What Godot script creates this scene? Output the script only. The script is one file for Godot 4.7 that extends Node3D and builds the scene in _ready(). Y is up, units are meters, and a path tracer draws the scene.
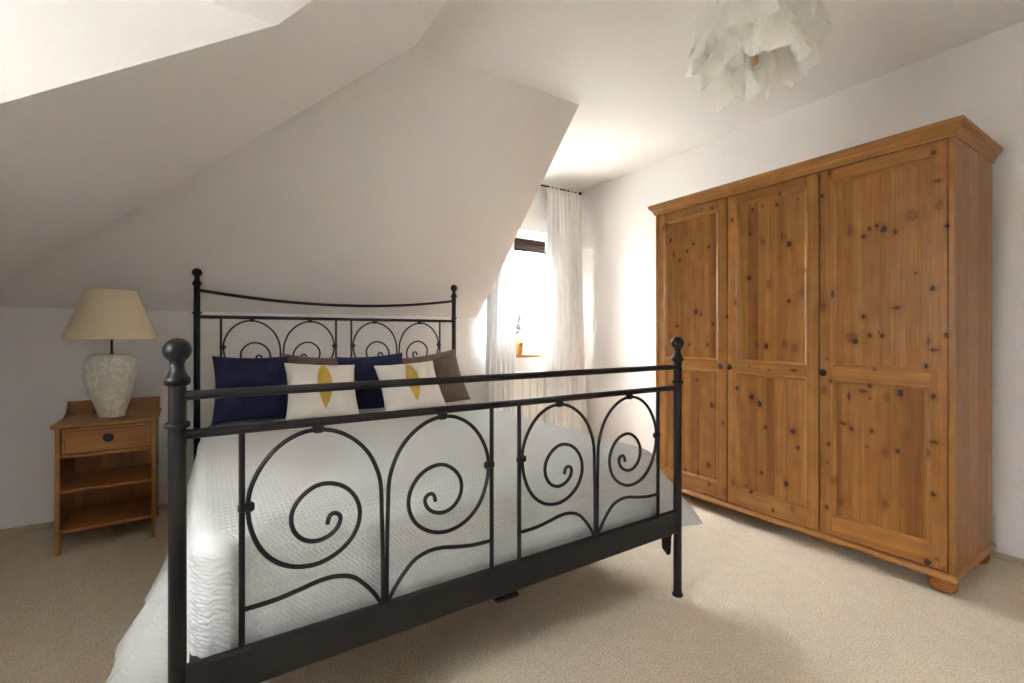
extends Node3D
# An attic bedroom: black iron bed, pine wardrobe, bedside table with lamp, dormer window with sheers.
# Plan coordinates: X to the right along the footboard, D towards the head wall (world z = -D), Y up.

const RIGHT := 3.143      # right wall
const HEAD := 3.546       # head wall
const CEIL := 2.503       # flat ceiling
const KNEE := 1.2066       # top of the low head wall
const RIDGE_D := 2.218    # where the head slope meets the flat ceiling
const CHEEK := 1.9495      # left side of the window dormer
const SIDE_X := 0.8636     # where the side slope meets the flat ceiling
const LEFT := -1.043      # low left wall
const BACK := -3.6        # wall behind the camera
const SLOPE := 0.68       # rise of the side slope
const WIN3 := Vector4(0.60, 1.06, 1.00, 1.62)   # window in the wall behind the camera: X from, to; Y from, to
const WIN2 := Vector4(0.46, 0.98, 1.22, 1.72)   # left dormer window: D from, to; Y from, to

var M := {}
var taken := {}

# ------------------------------------------------------------------ mesh builder
class MB:
	var v := PackedVector3Array()
	var n := PackedVector3Array()
	var u := PackedVector2Array()
	var w := PackedVector2Array()
	var idx := PackedInt32Array()
	var grain := 1
	var off := Vector2.ZERO
	var second := Rect2()      # layout of the second coordinates over (-z, y)

	func _uv(p: Vector3, nn: Vector3) -> Vector2:
		var a := nn.abs()
		var k := 0
		if a.y > a.x and a.y >= a.z:
			k = 1
		elif a.z > a.x:
			k = 2
		var r := []
		for i in 3:
			if i != k:
				r.append(i)
		if r[0] == grain:
			return Vector2(p[r[1]], p[r[0]]) + off
		return Vector2(p[r[0]], p[r[1]]) + off

	func vert(p: Vector3, nn: Vector3, uv: Vector2) -> int:
		v.append(p)
		n.append(nn)
		u.append(uv)
		if second.size.x > 0.0:
			w.append(Vector2((p.z - second.position.x) / second.size.x, 1.0 - (p.y - second.position.y) / second.size.y))
		return v.size() - 1

	func tri_out(a: Vector3, b: Vector3, c: Vector3, out: Vector3) -> void:
		var nn := (c - a).cross(b - a)
		if nn.length() < 1e-12:
			return
		if nn.dot(out) < 0.0:
			var t := b
			b = c
			c = t
			nn = -nn
		nn = nn.normalized()
		for p in [a, b, c]:
			idx.append(vert(p, nn, _uv(p, nn)))

	func quad_out(a: Vector3, b: Vector3, c: Vector3, d: Vector3, out: Vector3) -> void:
		tri_out(a, b, c, out)
		tri_out(a, c, d, out)

	func box(lo: Vector3, hi: Vector3, bevel := 0.002, t := Transform3D()) -> void:
		var c := (lo + hi) / 2.0
		var h := (hi - lo).abs() / 2.0
		var b := minf(bevel, minf(h.x, minf(h.y, h.z)) * 0.9)
		var at := func(s: Vector3, k: int) -> Vector3:
			var p := Vector3.ZERO
			for i in 3:
				p[i] = c[i] + s[i] * (h[i] if i == k else h[i] - b)
			return t * p
		for k in 3:
			var i := (k + 1) % 3
			var j := (k + 2) % 3
			for s in [-1.0, 1.0]:
				var q := []
				for e in [[-1.0, -1.0], [1.0, -1.0], [1.0, 1.0], [-1.0, 1.0]]:
					var sg := Vector3.ZERO
					sg[k] = s
					sg[i] = e[0]
					sg[j] = e[1]
					q.append(at.call(sg, k))
				var o := Vector3.ZERO
				o[k] = s
				quad_out(q[0], q[1], q[2], q[3], t.basis * o)
			for s1 in [-1.0, 1.0]:
				for s2 in [-1.0, 1.0]:
					var s0 := Vector3.ZERO
					s0[i] = s1
					s0[j] = s2
					var sa := s0
					sa[k] = -1.0
					var sb := s0
					sb[k] = 1.0
					quad_out(at.call(sa, i), at.call(sb, i), at.call(sb, j), at.call(sa, j), t.basis * s0)
		for x in [-1.0, 1.0]:
			for y in [-1.0, 1.0]:
				for z in [-1.0, 1.0]:
					var s := Vector3(x, y, z)
					tri_out(at.call(s, 0), at.call(s, 1), at.call(s, 2), t.basis * s)

	# smooth surface over rows of points; wrap closes each row
	func grid(rows: Array, wrap := false, uvs: Array = [], flip := false, flat := false) -> void:
		var nr := rows.size()
		var nc: int = rows[0].size()
		var tris := []
		for i in nr - 1:
			for j in (nc if wrap else nc - 1):
				var j2 := (j + 1) % nc
				var a := i * nc + j
				var b := i * nc + j2
				var c := (i + 1) * nc + j2
				var d := (i + 1) * nc + j
				if flip:
					tris.append_array([a, c, b, a, d, c])
				else:
					tris.append_array([a, b, c, a, c, d])
		var pts := PackedVector3Array()
		var tex := PackedVector2Array()
		for i in nr:
			for j in nc:
				pts.append(rows[i][j])
				tex.append(uvs[i][j] if uvs.size() else Vector2(float(j) / nc, float(i) / nr))
		if flat:
			for k in range(0, tris.size(), 3):
				var p0 := pts[tris[k]]
				var p1 := pts[tris[k + 1]]
				var p2 := pts[tris[k + 2]]
				var nf := (p2 - p0).cross(p1 - p0).normalized()
				for q in 3:
					idx.append(vert(pts[tris[k + q]], nf, tex[tris[k + q]]))
			return
		var nn := PackedVector3Array()
		nn.resize(pts.size())
		for k in range(0, tris.size(), 3):
			var f := (pts[tris[k + 2]] - pts[tris[k]]).cross(pts[tris[k + 1]] - pts[tris[k]])
			for q in 3:
				nn[tris[k + q]] += f
		var base := v.size()
		for k in pts.size():
			vert(pts[k], nn[k].normalized() if nn[k].length() > 1e-14 else Vector3.UP, tex[k])
		for k in tris:
			idx.append(base + k)

	func tube(path: Array, r: Variant, sides := 10, closed := false) -> void:
		var np := path.size()
		var rows := []
		var uvs := []
		var nrm := Vector3.ZERO
		var run := 0.0
		for i in np:
			var t: Vector3
			if closed:
				t = (path[(i + 1) % np] - path[(i - 1 + np) % np]).normalized()
			else:
				t = (path[mini(i + 1, np - 1)] - path[maxi(i - 1, 0)]).normalized()
			if i == 0:
				nrm = t.cross(Vector3.UP if absf(t.y) < 0.9 else Vector3.RIGHT).normalized()
			else:
				nrm = (nrm - t * nrm.dot(t)).normalized()
				run += (path[i] - path[i - 1]).length()
			var bi := t.cross(nrm)
			var rr: float = r[i] if r is Array else r
			var row := []
			var ur := []
			for k in sides:
				var a := TAU * k / sides
				row.append(path[i] + (nrm * cos(a) + bi * sin(a)) * rr)
				ur.append(Vector2(float(k) / sides, run))
			rows.append(row)
			uvs.append(ur)
		if closed:
			rows.append(rows[0])
			uvs.append(uvs[0])
		grid(rows, true, uvs, false)
		if not closed:
			for e in [0, np - 1]:
				var out: Vector3 = (path[0] - path[1]) if e == 0 else (path[np - 1] - path[np - 2])
				for k in sides:
					tri_out(path[e], rows[e][k], rows[e][(k + 1) % sides], out)

	# profile of (radius, height) turned about the vertical through c
	func lathe(prof: Array, c: Vector3, sides := 24, scale_uv := Vector2(1, 1)) -> void:
		var rows := []
		var uvs := []
		for p in prof:
			var row := []
			var ur := []
			for k in sides + 1:
				var a := TAU * k / sides
				row.append(c + Vector3(cos(a) * p[0], p[1], sin(a) * p[0]))
				ur.append(Vector2(float(k) / sides * scale_uv.x, p[1] * scale_uv.y))
			rows.append(row)
			uvs.append(ur)
		grid(rows, false, uvs, false)

	# flat polygon given thickness along out
	func slab(poly: Array, out: Vector3) -> void:
		var m := Vector3.ZERO
		for p in poly:
			m += p
		m /= poly.size()
		var k := poly.size()
		for i in range(1, k - 1):
			tri_out(poly[0], poly[i], poly[i + 1], -out)
			tri_out(poly[0] + out, poly[i] + out, poly[i + 1] + out, out)
		for i in k:
			var a: Vector3 = poly[i]
			var b: Vector3 = poly[(i + 1) % k]
			quad_out(a, b, b + out, a + out, (a + b) / 2.0 - m)

	func mesh() -> ArrayMesh:
		var arr := []
		arr.resize(Mesh.ARRAY_MAX)
		arr[Mesh.ARRAY_VERTEX] = v
		arr[Mesh.ARRAY_NORMAL] = n
		arr[Mesh.ARRAY_TEX_UV] = u
		if w.size() == v.size():
			arr[Mesh.ARRAY_TEX_UV2] = w
		arr[Mesh.ARRAY_INDEX] = idx
		var m := ArrayMesh.new()
		m.add_surface_from_arrays(Mesh.PRIMITIVE_TRIANGLES, arr)
		return m


func P(x: float, d: float, y: float) -> Vector3:
	return Vector3(x, y, -d)


func smooth_path(pts: Array, per := 6) -> Array:
	var out := []
	for i in pts.size() - 1:
		var a: Vector3 = pts[maxi(i - 1, 0)]
		var b: Vector3 = pts[i]
		var c: Vector3 = pts[i + 1]
		var d: Vector3 = pts[mini(i + 2, pts.size() - 1)]
		for k in per:
			out.append(b.cubic_interpolate(c, a, d, float(k) / per))
	out.append(pts[pts.size() - 1])
	return out

# ------------------------------------------------------------------ naming
func numbered(called: String) -> String:
	var k: int = taken.get(called, 0)
	taken[called] = k + 1
	return called if k == 0 else "%s_%03d" % [called, k]


func tag(o: Node3D, label: String, category := "", group := "") -> void:
	o.set_meta("label", label)
	if category:
		o.set_meta("category", category)
	if group:
		o.set_meta("group", group)


func thing(called: String, label: String, category: String, at: Vector3, group := "") -> Node3D:
	var o := Node3D.new()
	o.name = numbered(called)
	add_child(o)
	o.position = at
	tag(o, label, category, group)
	return o


# a mesh in plan coordinates, under a thing or a part of it
func part(called: String, mb: Variant, m: Material, parent: Node3D) -> MeshInstance3D:
	var o := MeshInstance3D.new()
	o.name = called
	o.mesh = mb if mb is Mesh else mb.mesh()
	o.material_override = m
	parent.add_child(o, true)
	if parent.get_parent() == self:
		o.position = -parent.position
	return o


func group_part(called: String, parent: Node3D) -> Node3D:
	var o := Node3D.new()
	o.name = called
	parent.add_child(o, true)
	if parent.get_parent() == self:
		o.position = -parent.position
	return o


func struct(called: String, mb: Variant, m: Material, label := "") -> MeshInstance3D:
	var o := MeshInstance3D.new()
	o.name = numbered(called)
	o.mesh = mb if mb is Mesh else mb.mesh()
	o.material_override = m
	o.set_meta("kind", "structure")
	if label:
		o.set_meta("label", label)
	add_child(o)
	return o

# ------------------------------------------------------------------ textures and materials
func noise(seed_: int, freq: float, octaves := 3, type := FastNoiseLite.TYPE_SIMPLEX_SMOOTH) -> FastNoiseLite:
	var f := FastNoiseLite.new()
	f.seed = seed_
	f.frequency = freq
	f.noise_type = type
	f.fractal_octaves = octaves
	f.fractal_type = FastNoiseLite.FRACTAL_FBM if octaves > 1 else FastNoiseLite.FRACTAL_NONE
	return f


func field(f: FastNoiseLite, w: int, h: int, sw := 0, sh := 0) -> PackedByteArray:
	var im := f.get_seamless_image(sw if sw else w, sh if sh else h)
	im.convert(Image.FORMAT_L8)
	if sw:
		im.resize(w, h, Image.INTERPOLATE_CUBIC)
	return im.get_data()


func tex(w: int, h: int, data: PackedByteArray, format := Image.FORMAT_RGB8) -> ImageTexture:
	return ImageTexture.create_from_image(Image.create_from_data(w, h, false, format, data))


func mat(c: Color, rough := 0.8, metal := 0.0) -> StandardMaterial3D:
	var m := StandardMaterial3D.new()
	m.albedo_color = c
	m.roughness = rough
	m.metallic = metal
	return m


func relief(m: StandardMaterial3D, t: Texture2D, cm: float) -> void:
	m.heightmap_enabled = true
	m.heightmap_texture = t
	m.heightmap_scale = cm


func wood_texture(seed_: int, dark: Color, light: Color) -> ImageTexture:
	var w := 512
	var h := 1024
	var a := field(noise(seed_, 0.02, 3), w, h, 512, 48)
	var b := field(noise(seed_ + 1, 0.11, 2), w, h, 512, 20)
	var c := field(noise(seed_ + 2, 0.35, 1), w, h, 512, 64)
	var d := field(noise(seed_ + 3, 0.006, 2), w, h)
	var out := PackedByteArray()
	out.resize(w * h * 3)
	for i in w * h:
		var t := a[i] / 255.0 * 0.5 + b[i] / 255.0 * 0.45 + c[i] / 255.0 * 0.14 + d[i] / 255.0 * 0.35 - 0.27
		t = clampf(t, 0.0, 1.0)
		var q := dark.lerp(light, t)
		out[i * 3] = q.r8
		out[i * 3 + 1] = q.g8
		out[i * 3 + 2] = q.b8
	return tex(w, h, out)


# dark knots and short streaks of the wardrobe front, laid out in metres from its far top corner
func knot_texture() -> ImageTexture:
	var W := 960
	var H := 1216
	var im := Image.create(W, H, false, Image.FORMAT_RGBA8)
	im.fill(Color(0.35, 0.17, 0.07, 0.0))
	var k := [0.112,1.678,1,0.283,1.628,1,0.135,1.583,2,0.237,1.589,1,0.184,1.537,1,0.388,1.592,1,0.324,1.535,0,0.299,1.203,3,0.338,1.189,1,0.067,1.769,2,0.418,1.817,1,0.349,1.829,0,0.645,1.622,1,0.791,1.753,1,0.812,1.804,1,0.66,1.755,1,0.714,1.763,0,0.853,1.534,3,0.822,1.577,5,0.714,1.568,5,0.64,1.379,3,0.747,1.336,5,0.913,1.276,5,0.853,1.236,1,0.936,1.386,1,0.544,1.72,1,0.568,1.245,2,0.514,1.168,1,0.897,1.758,0,1.014,1.742,1,1.017,1.196,5,1.183,1.515,1,1.259,1.534,3,1.234,1.554,1,1.206,1.547,1,1.3,1.514,1,1.13,1.546,5,1.357,1.573,6,1.045,1.845,2,1.433,1.817,1,1.446,1.695,4,1.451,1.594,5,1.475,1.504,1,0.163,1.12,1,0.417,1.125,1,0.252,1,1,0.297,0.977,0,0.38,1,1,0.307,0.781,1,0.41,0.638,3,0.433,0.635,5,0.489,0.544,1,0.13,0.399,0,0.681,1.005,5,0.735,1,3,0.831,1.013,5,0.882,0.993,5,0.647,0.887,0,0.755,0.869,0,0.882,0.879,4,0.575,0.758,1,0.653,0.714,3,0.698,0.684,3,0.731,0.559,1,0.872,0.561,3,0.897,0.483,1,1.052,0.838,1,1.023,0.791,5,1.036,0.944,0,1.043,0.532,1,1.179,0.8,4,1.207,0.829,1,1.207,0.772,0,1.318,0.808,3,1.269,0.782,5,1.124,0.769,2,1.134,0.62,1,1.1,0.64,4,1.214,0.622,1,1.31,0.551,1,1.265,0.535,5,1.433,0.805,1,1.436,0.616,4,1.415,0.567,2,1.406,0.929,1,1.229,0.904,0,1.195,0.547,0,1.416,1.034,2,0.387,0.274,3,0.398,0.164,1,0.317,0.205,2,0.37,0.091,1,0.225,0.206,1,0.498,0.147,5,0.709,0.308,1,0.838,0.281,3,0.656,0.191,1,0.624,0.214,0,0.552,0.215,5,0.777,0.127,1,0.877,0.164,5,1.038,0.441,0,1.034,0.223,1,1.088,0.264,5,1.065,0.365,5,1.181,1.144,1,1.207,1.059,1,1.253,1.057,1,1.242,1.071,0,1.148,1.032,3,1.137,1.049,6,1.305,1.18,4,1.371,1.325,0,1.431,1.254,1,1.06,1.256,2,1.434,0.999,4,1.473,1.059,1,1.414,0.109,3,1.442,0.134,0,1.465,0.107,0,1.432,0.398,1,1.265,0.303,5]
	# kinds: 0 pin, 1 knot, 2 tall knot, 3 large knot, 4 streak across, 5 pale streak, 6 large pale patch
	var rx := [0.0065, 0.0105, 0.009, 0.016, 0.021, 0.019, 0.032]
	var ry := [0.0075, 0.0135, 0.025, 0.022, 0.0105, 0.03, 0.036]
	var al := [0.75, 0.92, 0.8, 0.95, 0.75, 0.42, 0.5]
	var wob := noise(9, 0.09, 2)
	for i in range(0, k.size(), 3):
		var kind: int = k[i + 2]
		var cx: float = k[i] / 1.5 * W
		var cy: float = (1.0 - k[i + 1] / 1.9) * H
		var ax: float = rx[kind] * 640.0
		var ay: float = ry[kind] * 640.0
		for y in range(int(cy - ay * 2.4), int(cy + ay * 2.4)):
			for x in range(int(cx - ax * 2.4), int(cx + ax * 2.4)):
				if x < 0 or y < 0 or x >= W or y >= H:
					continue
				var dx := (x - cx) / ax
				var dy := (y - cy) / ay
				var r := sqrt(dx * dx + dy * dy) + wob.get_noise_2d(x, y) * 0.25
				var core := 1.0 - smoothstep(0.55, 1.0, r)
				var halo := (1.0 - smoothstep(0.8, 2.2, r)) * 0.38
				var a: float = maxf(core * al[kind], halo * al[kind])
				var old := im.get_pixel(x, y)
				if a > old.a:
					var q := Color(0.50, 0.25, 0.09).lerp(Color(0.215, 0.09, 0.05), core)
					im.set_pixel(x, y, Color(q.r, q.g, q.b, a))
	return ImageTexture.create_from_image(im)


func make_materials() -> void:
	# painted plaster
	var pl := mat(Color(0.943, 0.925, 0.91), 0.9)
	var pb := field(noise(4, 0.05, 3), 256, 256)
	relief(pl, tex(256, 256, pb, Image.FORMAT_L8), 0.03)
	pl.uv1_scale = Vector3(2.5, 2.5, 1)
	M.plaster = pl
	# carpet: short cut pile with brushed tone
	var n1 := field(noise(11, 0.11, 3), 512, 512)
	var n2 := field(noise(12, 0.012, 3), 512, 512)
	var n3 := field(noise(13, 0.4, 1), 512, 512)
	var cd := PackedByteArray()
	cd.resize(512 * 512 * 3)
	var ch := PackedByteArray()
	ch.resize(512 * 512)
	for i in 512 * 512:
		var t := clampf(0.5 + (n1[i] / 255.0 - 0.5) * 1.25 + (n2[i] / 255.0 - 0.5) * 0.2 + (n3[i] / 255.0 - 0.5) * 0.35, 0.0, 1.0)
		var q := Color(0.82, 0.745, 0.64).lerp(Color(0.95, 0.90, 0.82), t)
		cd[i * 3] = q.r8
		cd[i * 3 + 1] = q.g8
		cd[i * 3 + 2] = q.b8
		ch[i] = int(clampf(n1[i] * 0.6 + n3[i] * 0.4, 0, 255))
	var cp := mat(Color(1, 1, 1), 1.0)
	cp.albedo_texture = tex(512, 512, cd)
	relief(cp, tex(512, 512, ch, Image.FORMAT_L8), 0.45)
	cp.uv1_scale = Vector3(1.9, 1.9, 1)
	cp.metallic_specular = 0.1
	M.carpet = cp
	M.skirting = mat(Color(0.78, 0.70, 0.585), 0.6)
	# pine
	var pine := wood_texture(21, Color(0.565, 0.365, 0.16), Color(0.755, 0.55, 0.285))
	var knots := knot_texture()
	M.front = []
	for c in [Color(1, 1, 1), Color(0.92, 0.89, 0.84), Color(1.0, 0.97, 0.93), Color(0.855, 0.79, 0.71), Color(0.96, 0.925, 0.87)]:
		var m := mat(c, 0.38)
		m.albedo_texture = pine
		m.uv1_scale = Vector3(2.0, 0.9, 1)
		m.detail_enabled = true
		m.detail_albedo = knots
		m.detail_uv_layer = BaseMaterial3D.DETAIL_UV_2
		M.front.append(m)
	M.pine = []
	for c in [Color(1, 1, 1), Color(0.92, 0.88, 0.83), Color(0.97, 0.93, 0.89)]:
		var m := mat(c, 0.42)
		m.albedo_texture = pine
		m.uv1_scale = Vector3(2.0, 0.9, 1)
		M.pine.append(m)
	M.foot = mat(Color(0.93, 0.85, 0.66), 0.2)
	M.foot.albedo_texture = pine
	M.foot.uv1_scale = Vector3(1, 3, 1)
	M.sill = mat(Color(1.0, 0.98, 0.9), 0.4)
	M.sill.albedo_texture = pine
	# metal
	M.iron = mat(Color(0.112, 0.100, 0.093), 0.45)
	M.iron.metallic_specular = 0.4
	M.knob = mat(Color(0.17, 0.175, 0.18), 0.4, 0.6)
	M.rod = mat(Color(0.13, 0.125, 0.12), 0.4, 0.6)
	# textiles
	M.quilt = mat(Color(0.845, 0.84, 0.825), 0.95)
	M.quilt.metallic_specular = 0.2
	var wv := PackedByteArray()
	wv.resize(64 * 64)
	for y in 64:
		for x in 64:
			wv[y * 64 + x] = int(127.0 + 60.0 * sin(TAU * x / 8.0) * (1.0 if (y / 4) % 2 == 0 else -1.0) + 60.0 * sin(TAU * y / 8.0))
	var weave := tex(64, 64, wv, Image.FORMAT_L8)
	M.weave = weave
	M.sheet = mat(Color(0.46, 0.555, 0.575), 0.95)
	var nav := mat(Color(0.075, 0.085, 0.235), 0.9)
	nav.rim_enabled = true
	nav.rim = 0.35
	relief(nav, weave, 0.03)
	nav.uv1_scale = Vector3(14, 14, 1)
	M.navy = nav
	var tp := mat(Color(0.44, 0.375, 0.335), 0.95)
	relief(tp, weave, 0.05)
	tp.uv1_scale = Vector3(10, 10, 1)
	M.taupe = tp
	M.leaf_cushion = mat(Color(1, 1, 1), 0.95)
	M.leaf_cushion.albedo_texture = leaf_texture()
	var sh := mat(Color(0.95, 0.95, 0.945, 0.985), 0.95)
	sh.transparency = BaseMaterial3D.TRANSPARENCY_ALPHA
	sh.backlight_enabled = true
	sh.backlight = Color(0.17, 0.17, 0.17)
	sh.cull_mode = BaseMaterial3D.CULL_DISABLED
	M.sheer = sh
	# lamp
	var shade := mat(Color(0.91, 0.845, 0.715), 0.95)
	relief(shade, weave, 0.04)
	shade.uv1_scale = Vector3(12, 12, 1)
	shade.backlight_enabled = true
	shade.backlight = Color(0.35, 0.32, 0.25)
	shade.cull_mode = BaseMaterial3D.CULL_DISABLED
	M.shade = shade
	M.vase = vase_material()
	var paper := mat(Color(0.975, 0.97, 0.955), 0.6)
	paper.backlight_enabled = true
	paper.backlight = Color(1.0, 0.995, 0.97)
	paper.cull_mode = BaseMaterial3D.CULL_DISABLED
	M.paper = paper
	M.white = mat(Color(0.93, 0.93, 0.925), 0.35)
	M.plastic = mat(Color(0.9, 0.9, 0.88), 0.4)
	M.rubber = mat(Color(0.25, 0.27, 0.34), 0.7)
	M.brown = mat(Color(0.33, 0.26, 0.225), 0.8)
	M.brown_dark = mat(Color(0.235, 0.195, 0.185), 0.7)
	M.radiator = mat(Color(0.93, 0.915, 0.88), 0.4)
	var gl := mat(Color(0.1, 0.1, 0.1, 0.01), 0.03)
	gl.transparency = BaseMaterial3D.TRANSPARENCY_ALPHA
	M.glass = gl
	var bulb := mat(Color(1, 1, 1, 0.08), 0.02)
	bulb.transparency = BaseMaterial3D.TRANSPARENCY_ALPHA
	M.bulb = bulb
	M.amber = mat(Color(1.0, 0.74, 0.36), 0.5)
	M.brass = mat(Color(0.45, 0.42, 0.35), 0.35, 0.7)
	M.pot = mat(Color(0.80, 0.62, 0.40), 0.7)
	M.pot.albedo_texture = pine
	M.pot.albedo_color = Color(1.0, 1.0, 1.0)
	M.soil = mat(Color(0.16, 0.11, 0.07), 1.0)
	M.leaf = mat(Color(0.34, 0.50, 0.12), 0.6)
	M.leaf.backlight_enabled = true
	M.leaf.backlight = Color(0.3, 0.45, 0.1)
	M.needles = mat(Color(0.15, 0.185, 0.16), 0.9)
	M.foliage = mat(Color(0.20, 0.24, 0.13), 0.9)
	M.bark = mat(Color(0.28, 0.21, 0.15), 0.9)
	M.grass = mat(Color(0.60, 0.59, 0.56), 1.0)


func leaf_texture() -> ImageTexture:
	var s := 320
	var im := Image.create(s, s, false, Image.FORMAT_RGB8)
	var f := noise(31, 0.25, 2)
	for y in s:
		for x in s:
			var t := 0.955 + 0.02 * f.get_noise_2d(x * 0.4, y * 3.0)
			var c := Color(0.945 * t, 0.925 * t, 0.875 * t)
			# leaf: pointed oval standing upright, stitched rows slanting away from the midrib
			var u := (x - s * 0.5) / s
			var v := (y - s * 0.05) / (s * 0.86)
			if v > 0.0 and v < 1.0:
				var half := 0.11 * pow(sin(PI * pow(v, 0.9)), 0.75)
				var edge := half + 0.006 * sin(y * 1.1)
				if absf(u) < edge:
					var row := sin((y + absf(u) * s * 0.9) * 0.75)
					var k := 0.5 + 0.5 * row + 0.35 * f.get_noise_2d(x * 2.0, y * 2.0)
					var q := Color(0.66, 0.49, 0.12).lerp(Color(0.86, 0.71, 0.27), clampf(k, 0.0, 1.0))
					if absf(u) < 0.006:
						q = Color(0.80, 0.66, 0.28)
					elif f.get_noise_2d(x * 1.3, y * 0.5) > 0.32:
						q = q.lerp(c, 0.6)
					c = q
			im.set_pixel(x, y, c)
	return ImageTexture.create_from_image(im)


func vase_material() -> StandardMaterial3D:
	var w := 512
	var h := 256
	var im := Image.create(w, h, false, Image.FORMAT_RGB8)
	im.fill(Color(0.86, 0.825, 0.75))
	var hi := Image.create(w, h, false, Image.FORMAT_L8)
	hi.fill(Color(0.25, 0.25, 0.25))
	var rng := RandomNumberGenerator.new()
	rng.seed = 41
	# curled strokes of thick paint, laid over one another
	for k in 420:
		var c := Vector2(rng.randf() * w, rng.randf() * h)
		var rad := rng.randf_range(13.0, 21.0)
		var a0 := rng.randf() * TAU
		var span := rng.randf_range(2.0, 3.6)
		var wide := rng.randf_range(4.0, 6.5)
		var t := rng.randf()
		var q := Color(0.835, 0.795, 0.71).lerp(Color(0.94, 0.925, 0.88), sqrt(t))
		for i in 26:
			var f := i / 25.0
			var p := c + Vector2.from_angle(a0 + span * f) * rad * (1.0 - 0.25 * f)
			var ww := int(maxf(1.0, wide * sin(PI * (0.08 + 0.84 * f))))
			for y in range(-ww, ww + 1):
				for x in range(-ww, ww + 1):
					if x * x + y * y <= ww * ww:
						var px := posmod(int(p.x) + x, w)
						var py := posmod(int(p.y) + y, h)
						im.set_pixel(px, py, q)
						hi.set_pixel(px, py, Color(0.3 + 0.7 * t, 0, 0))
	var m := mat(Color(1, 1, 1), 0.45)
	m.albedo_texture = ImageTexture.create_from_image(im)
	relief(m, ImageTexture.create_from_image(hi), 0.12)
	return m

# ------------------------------------------------------------------ scene
func _ready() -> void:
	# camera: level, with the horizon a little above the middle of the frame
	var cam := Camera3D.new()
	cam.name = "camera"
	cam.projection = Camera3D.PROJECTION_FRUSTUM
	cam.near = 0.05
	cam.far = 200.0
	cam.size = 683.0 / 466.16 * cam.near
	cam.frustum_offset = Vector2(0, -6.65 / 466.16 * cam.near)
	cam.position = Vector3(0, 1.06, 0)
	cam.rotation.y = -0.5775
	cam.current = true
	add_child(cam)
	# bright overcast sky
	var sky := ProceduralSkyMaterial.new()
	sky.sky_top_color = Color(0.955, 0.98, 1.0)
	sky.sky_horizon_color = Color(0.60, 0.61, 0.62)
	sky.ground_horizon_color = Color(0.52, 0.515, 0.505)
	sky.ground_bottom_color = Color(0.50, 0.495, 0.485)
	sky.sky_curve = 0.6   # brightness rises with the sine of the height, as an overcast sky's does
	var env := Environment.new()
	env.background_mode = Environment.BG_SKY
	env.sky = Sky.new()
	env.sky.sky_material = sky
	env.background_energy_multiplier = 1.0
	env.tonemap_mode = Environment.TONE_MAPPER_LINEAR
	env.tonemap_exposure = 158.0
	env.sdfgi_enabled = true
	env.ssao_enabled = true
	env.ssil_enabled = true
	var we := WorldEnvironment.new()
	we.name = "environment"
	we.environment = env
	add_child(we)

	make_materials()
	build_room()
	build_windows()
	build_bed()
	build_bedding()
	build_wardrobe()
	build_bedside()
	build_curtains()
	build_radiator_and_plant()
	build_pendant()
	build_outside()

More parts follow.
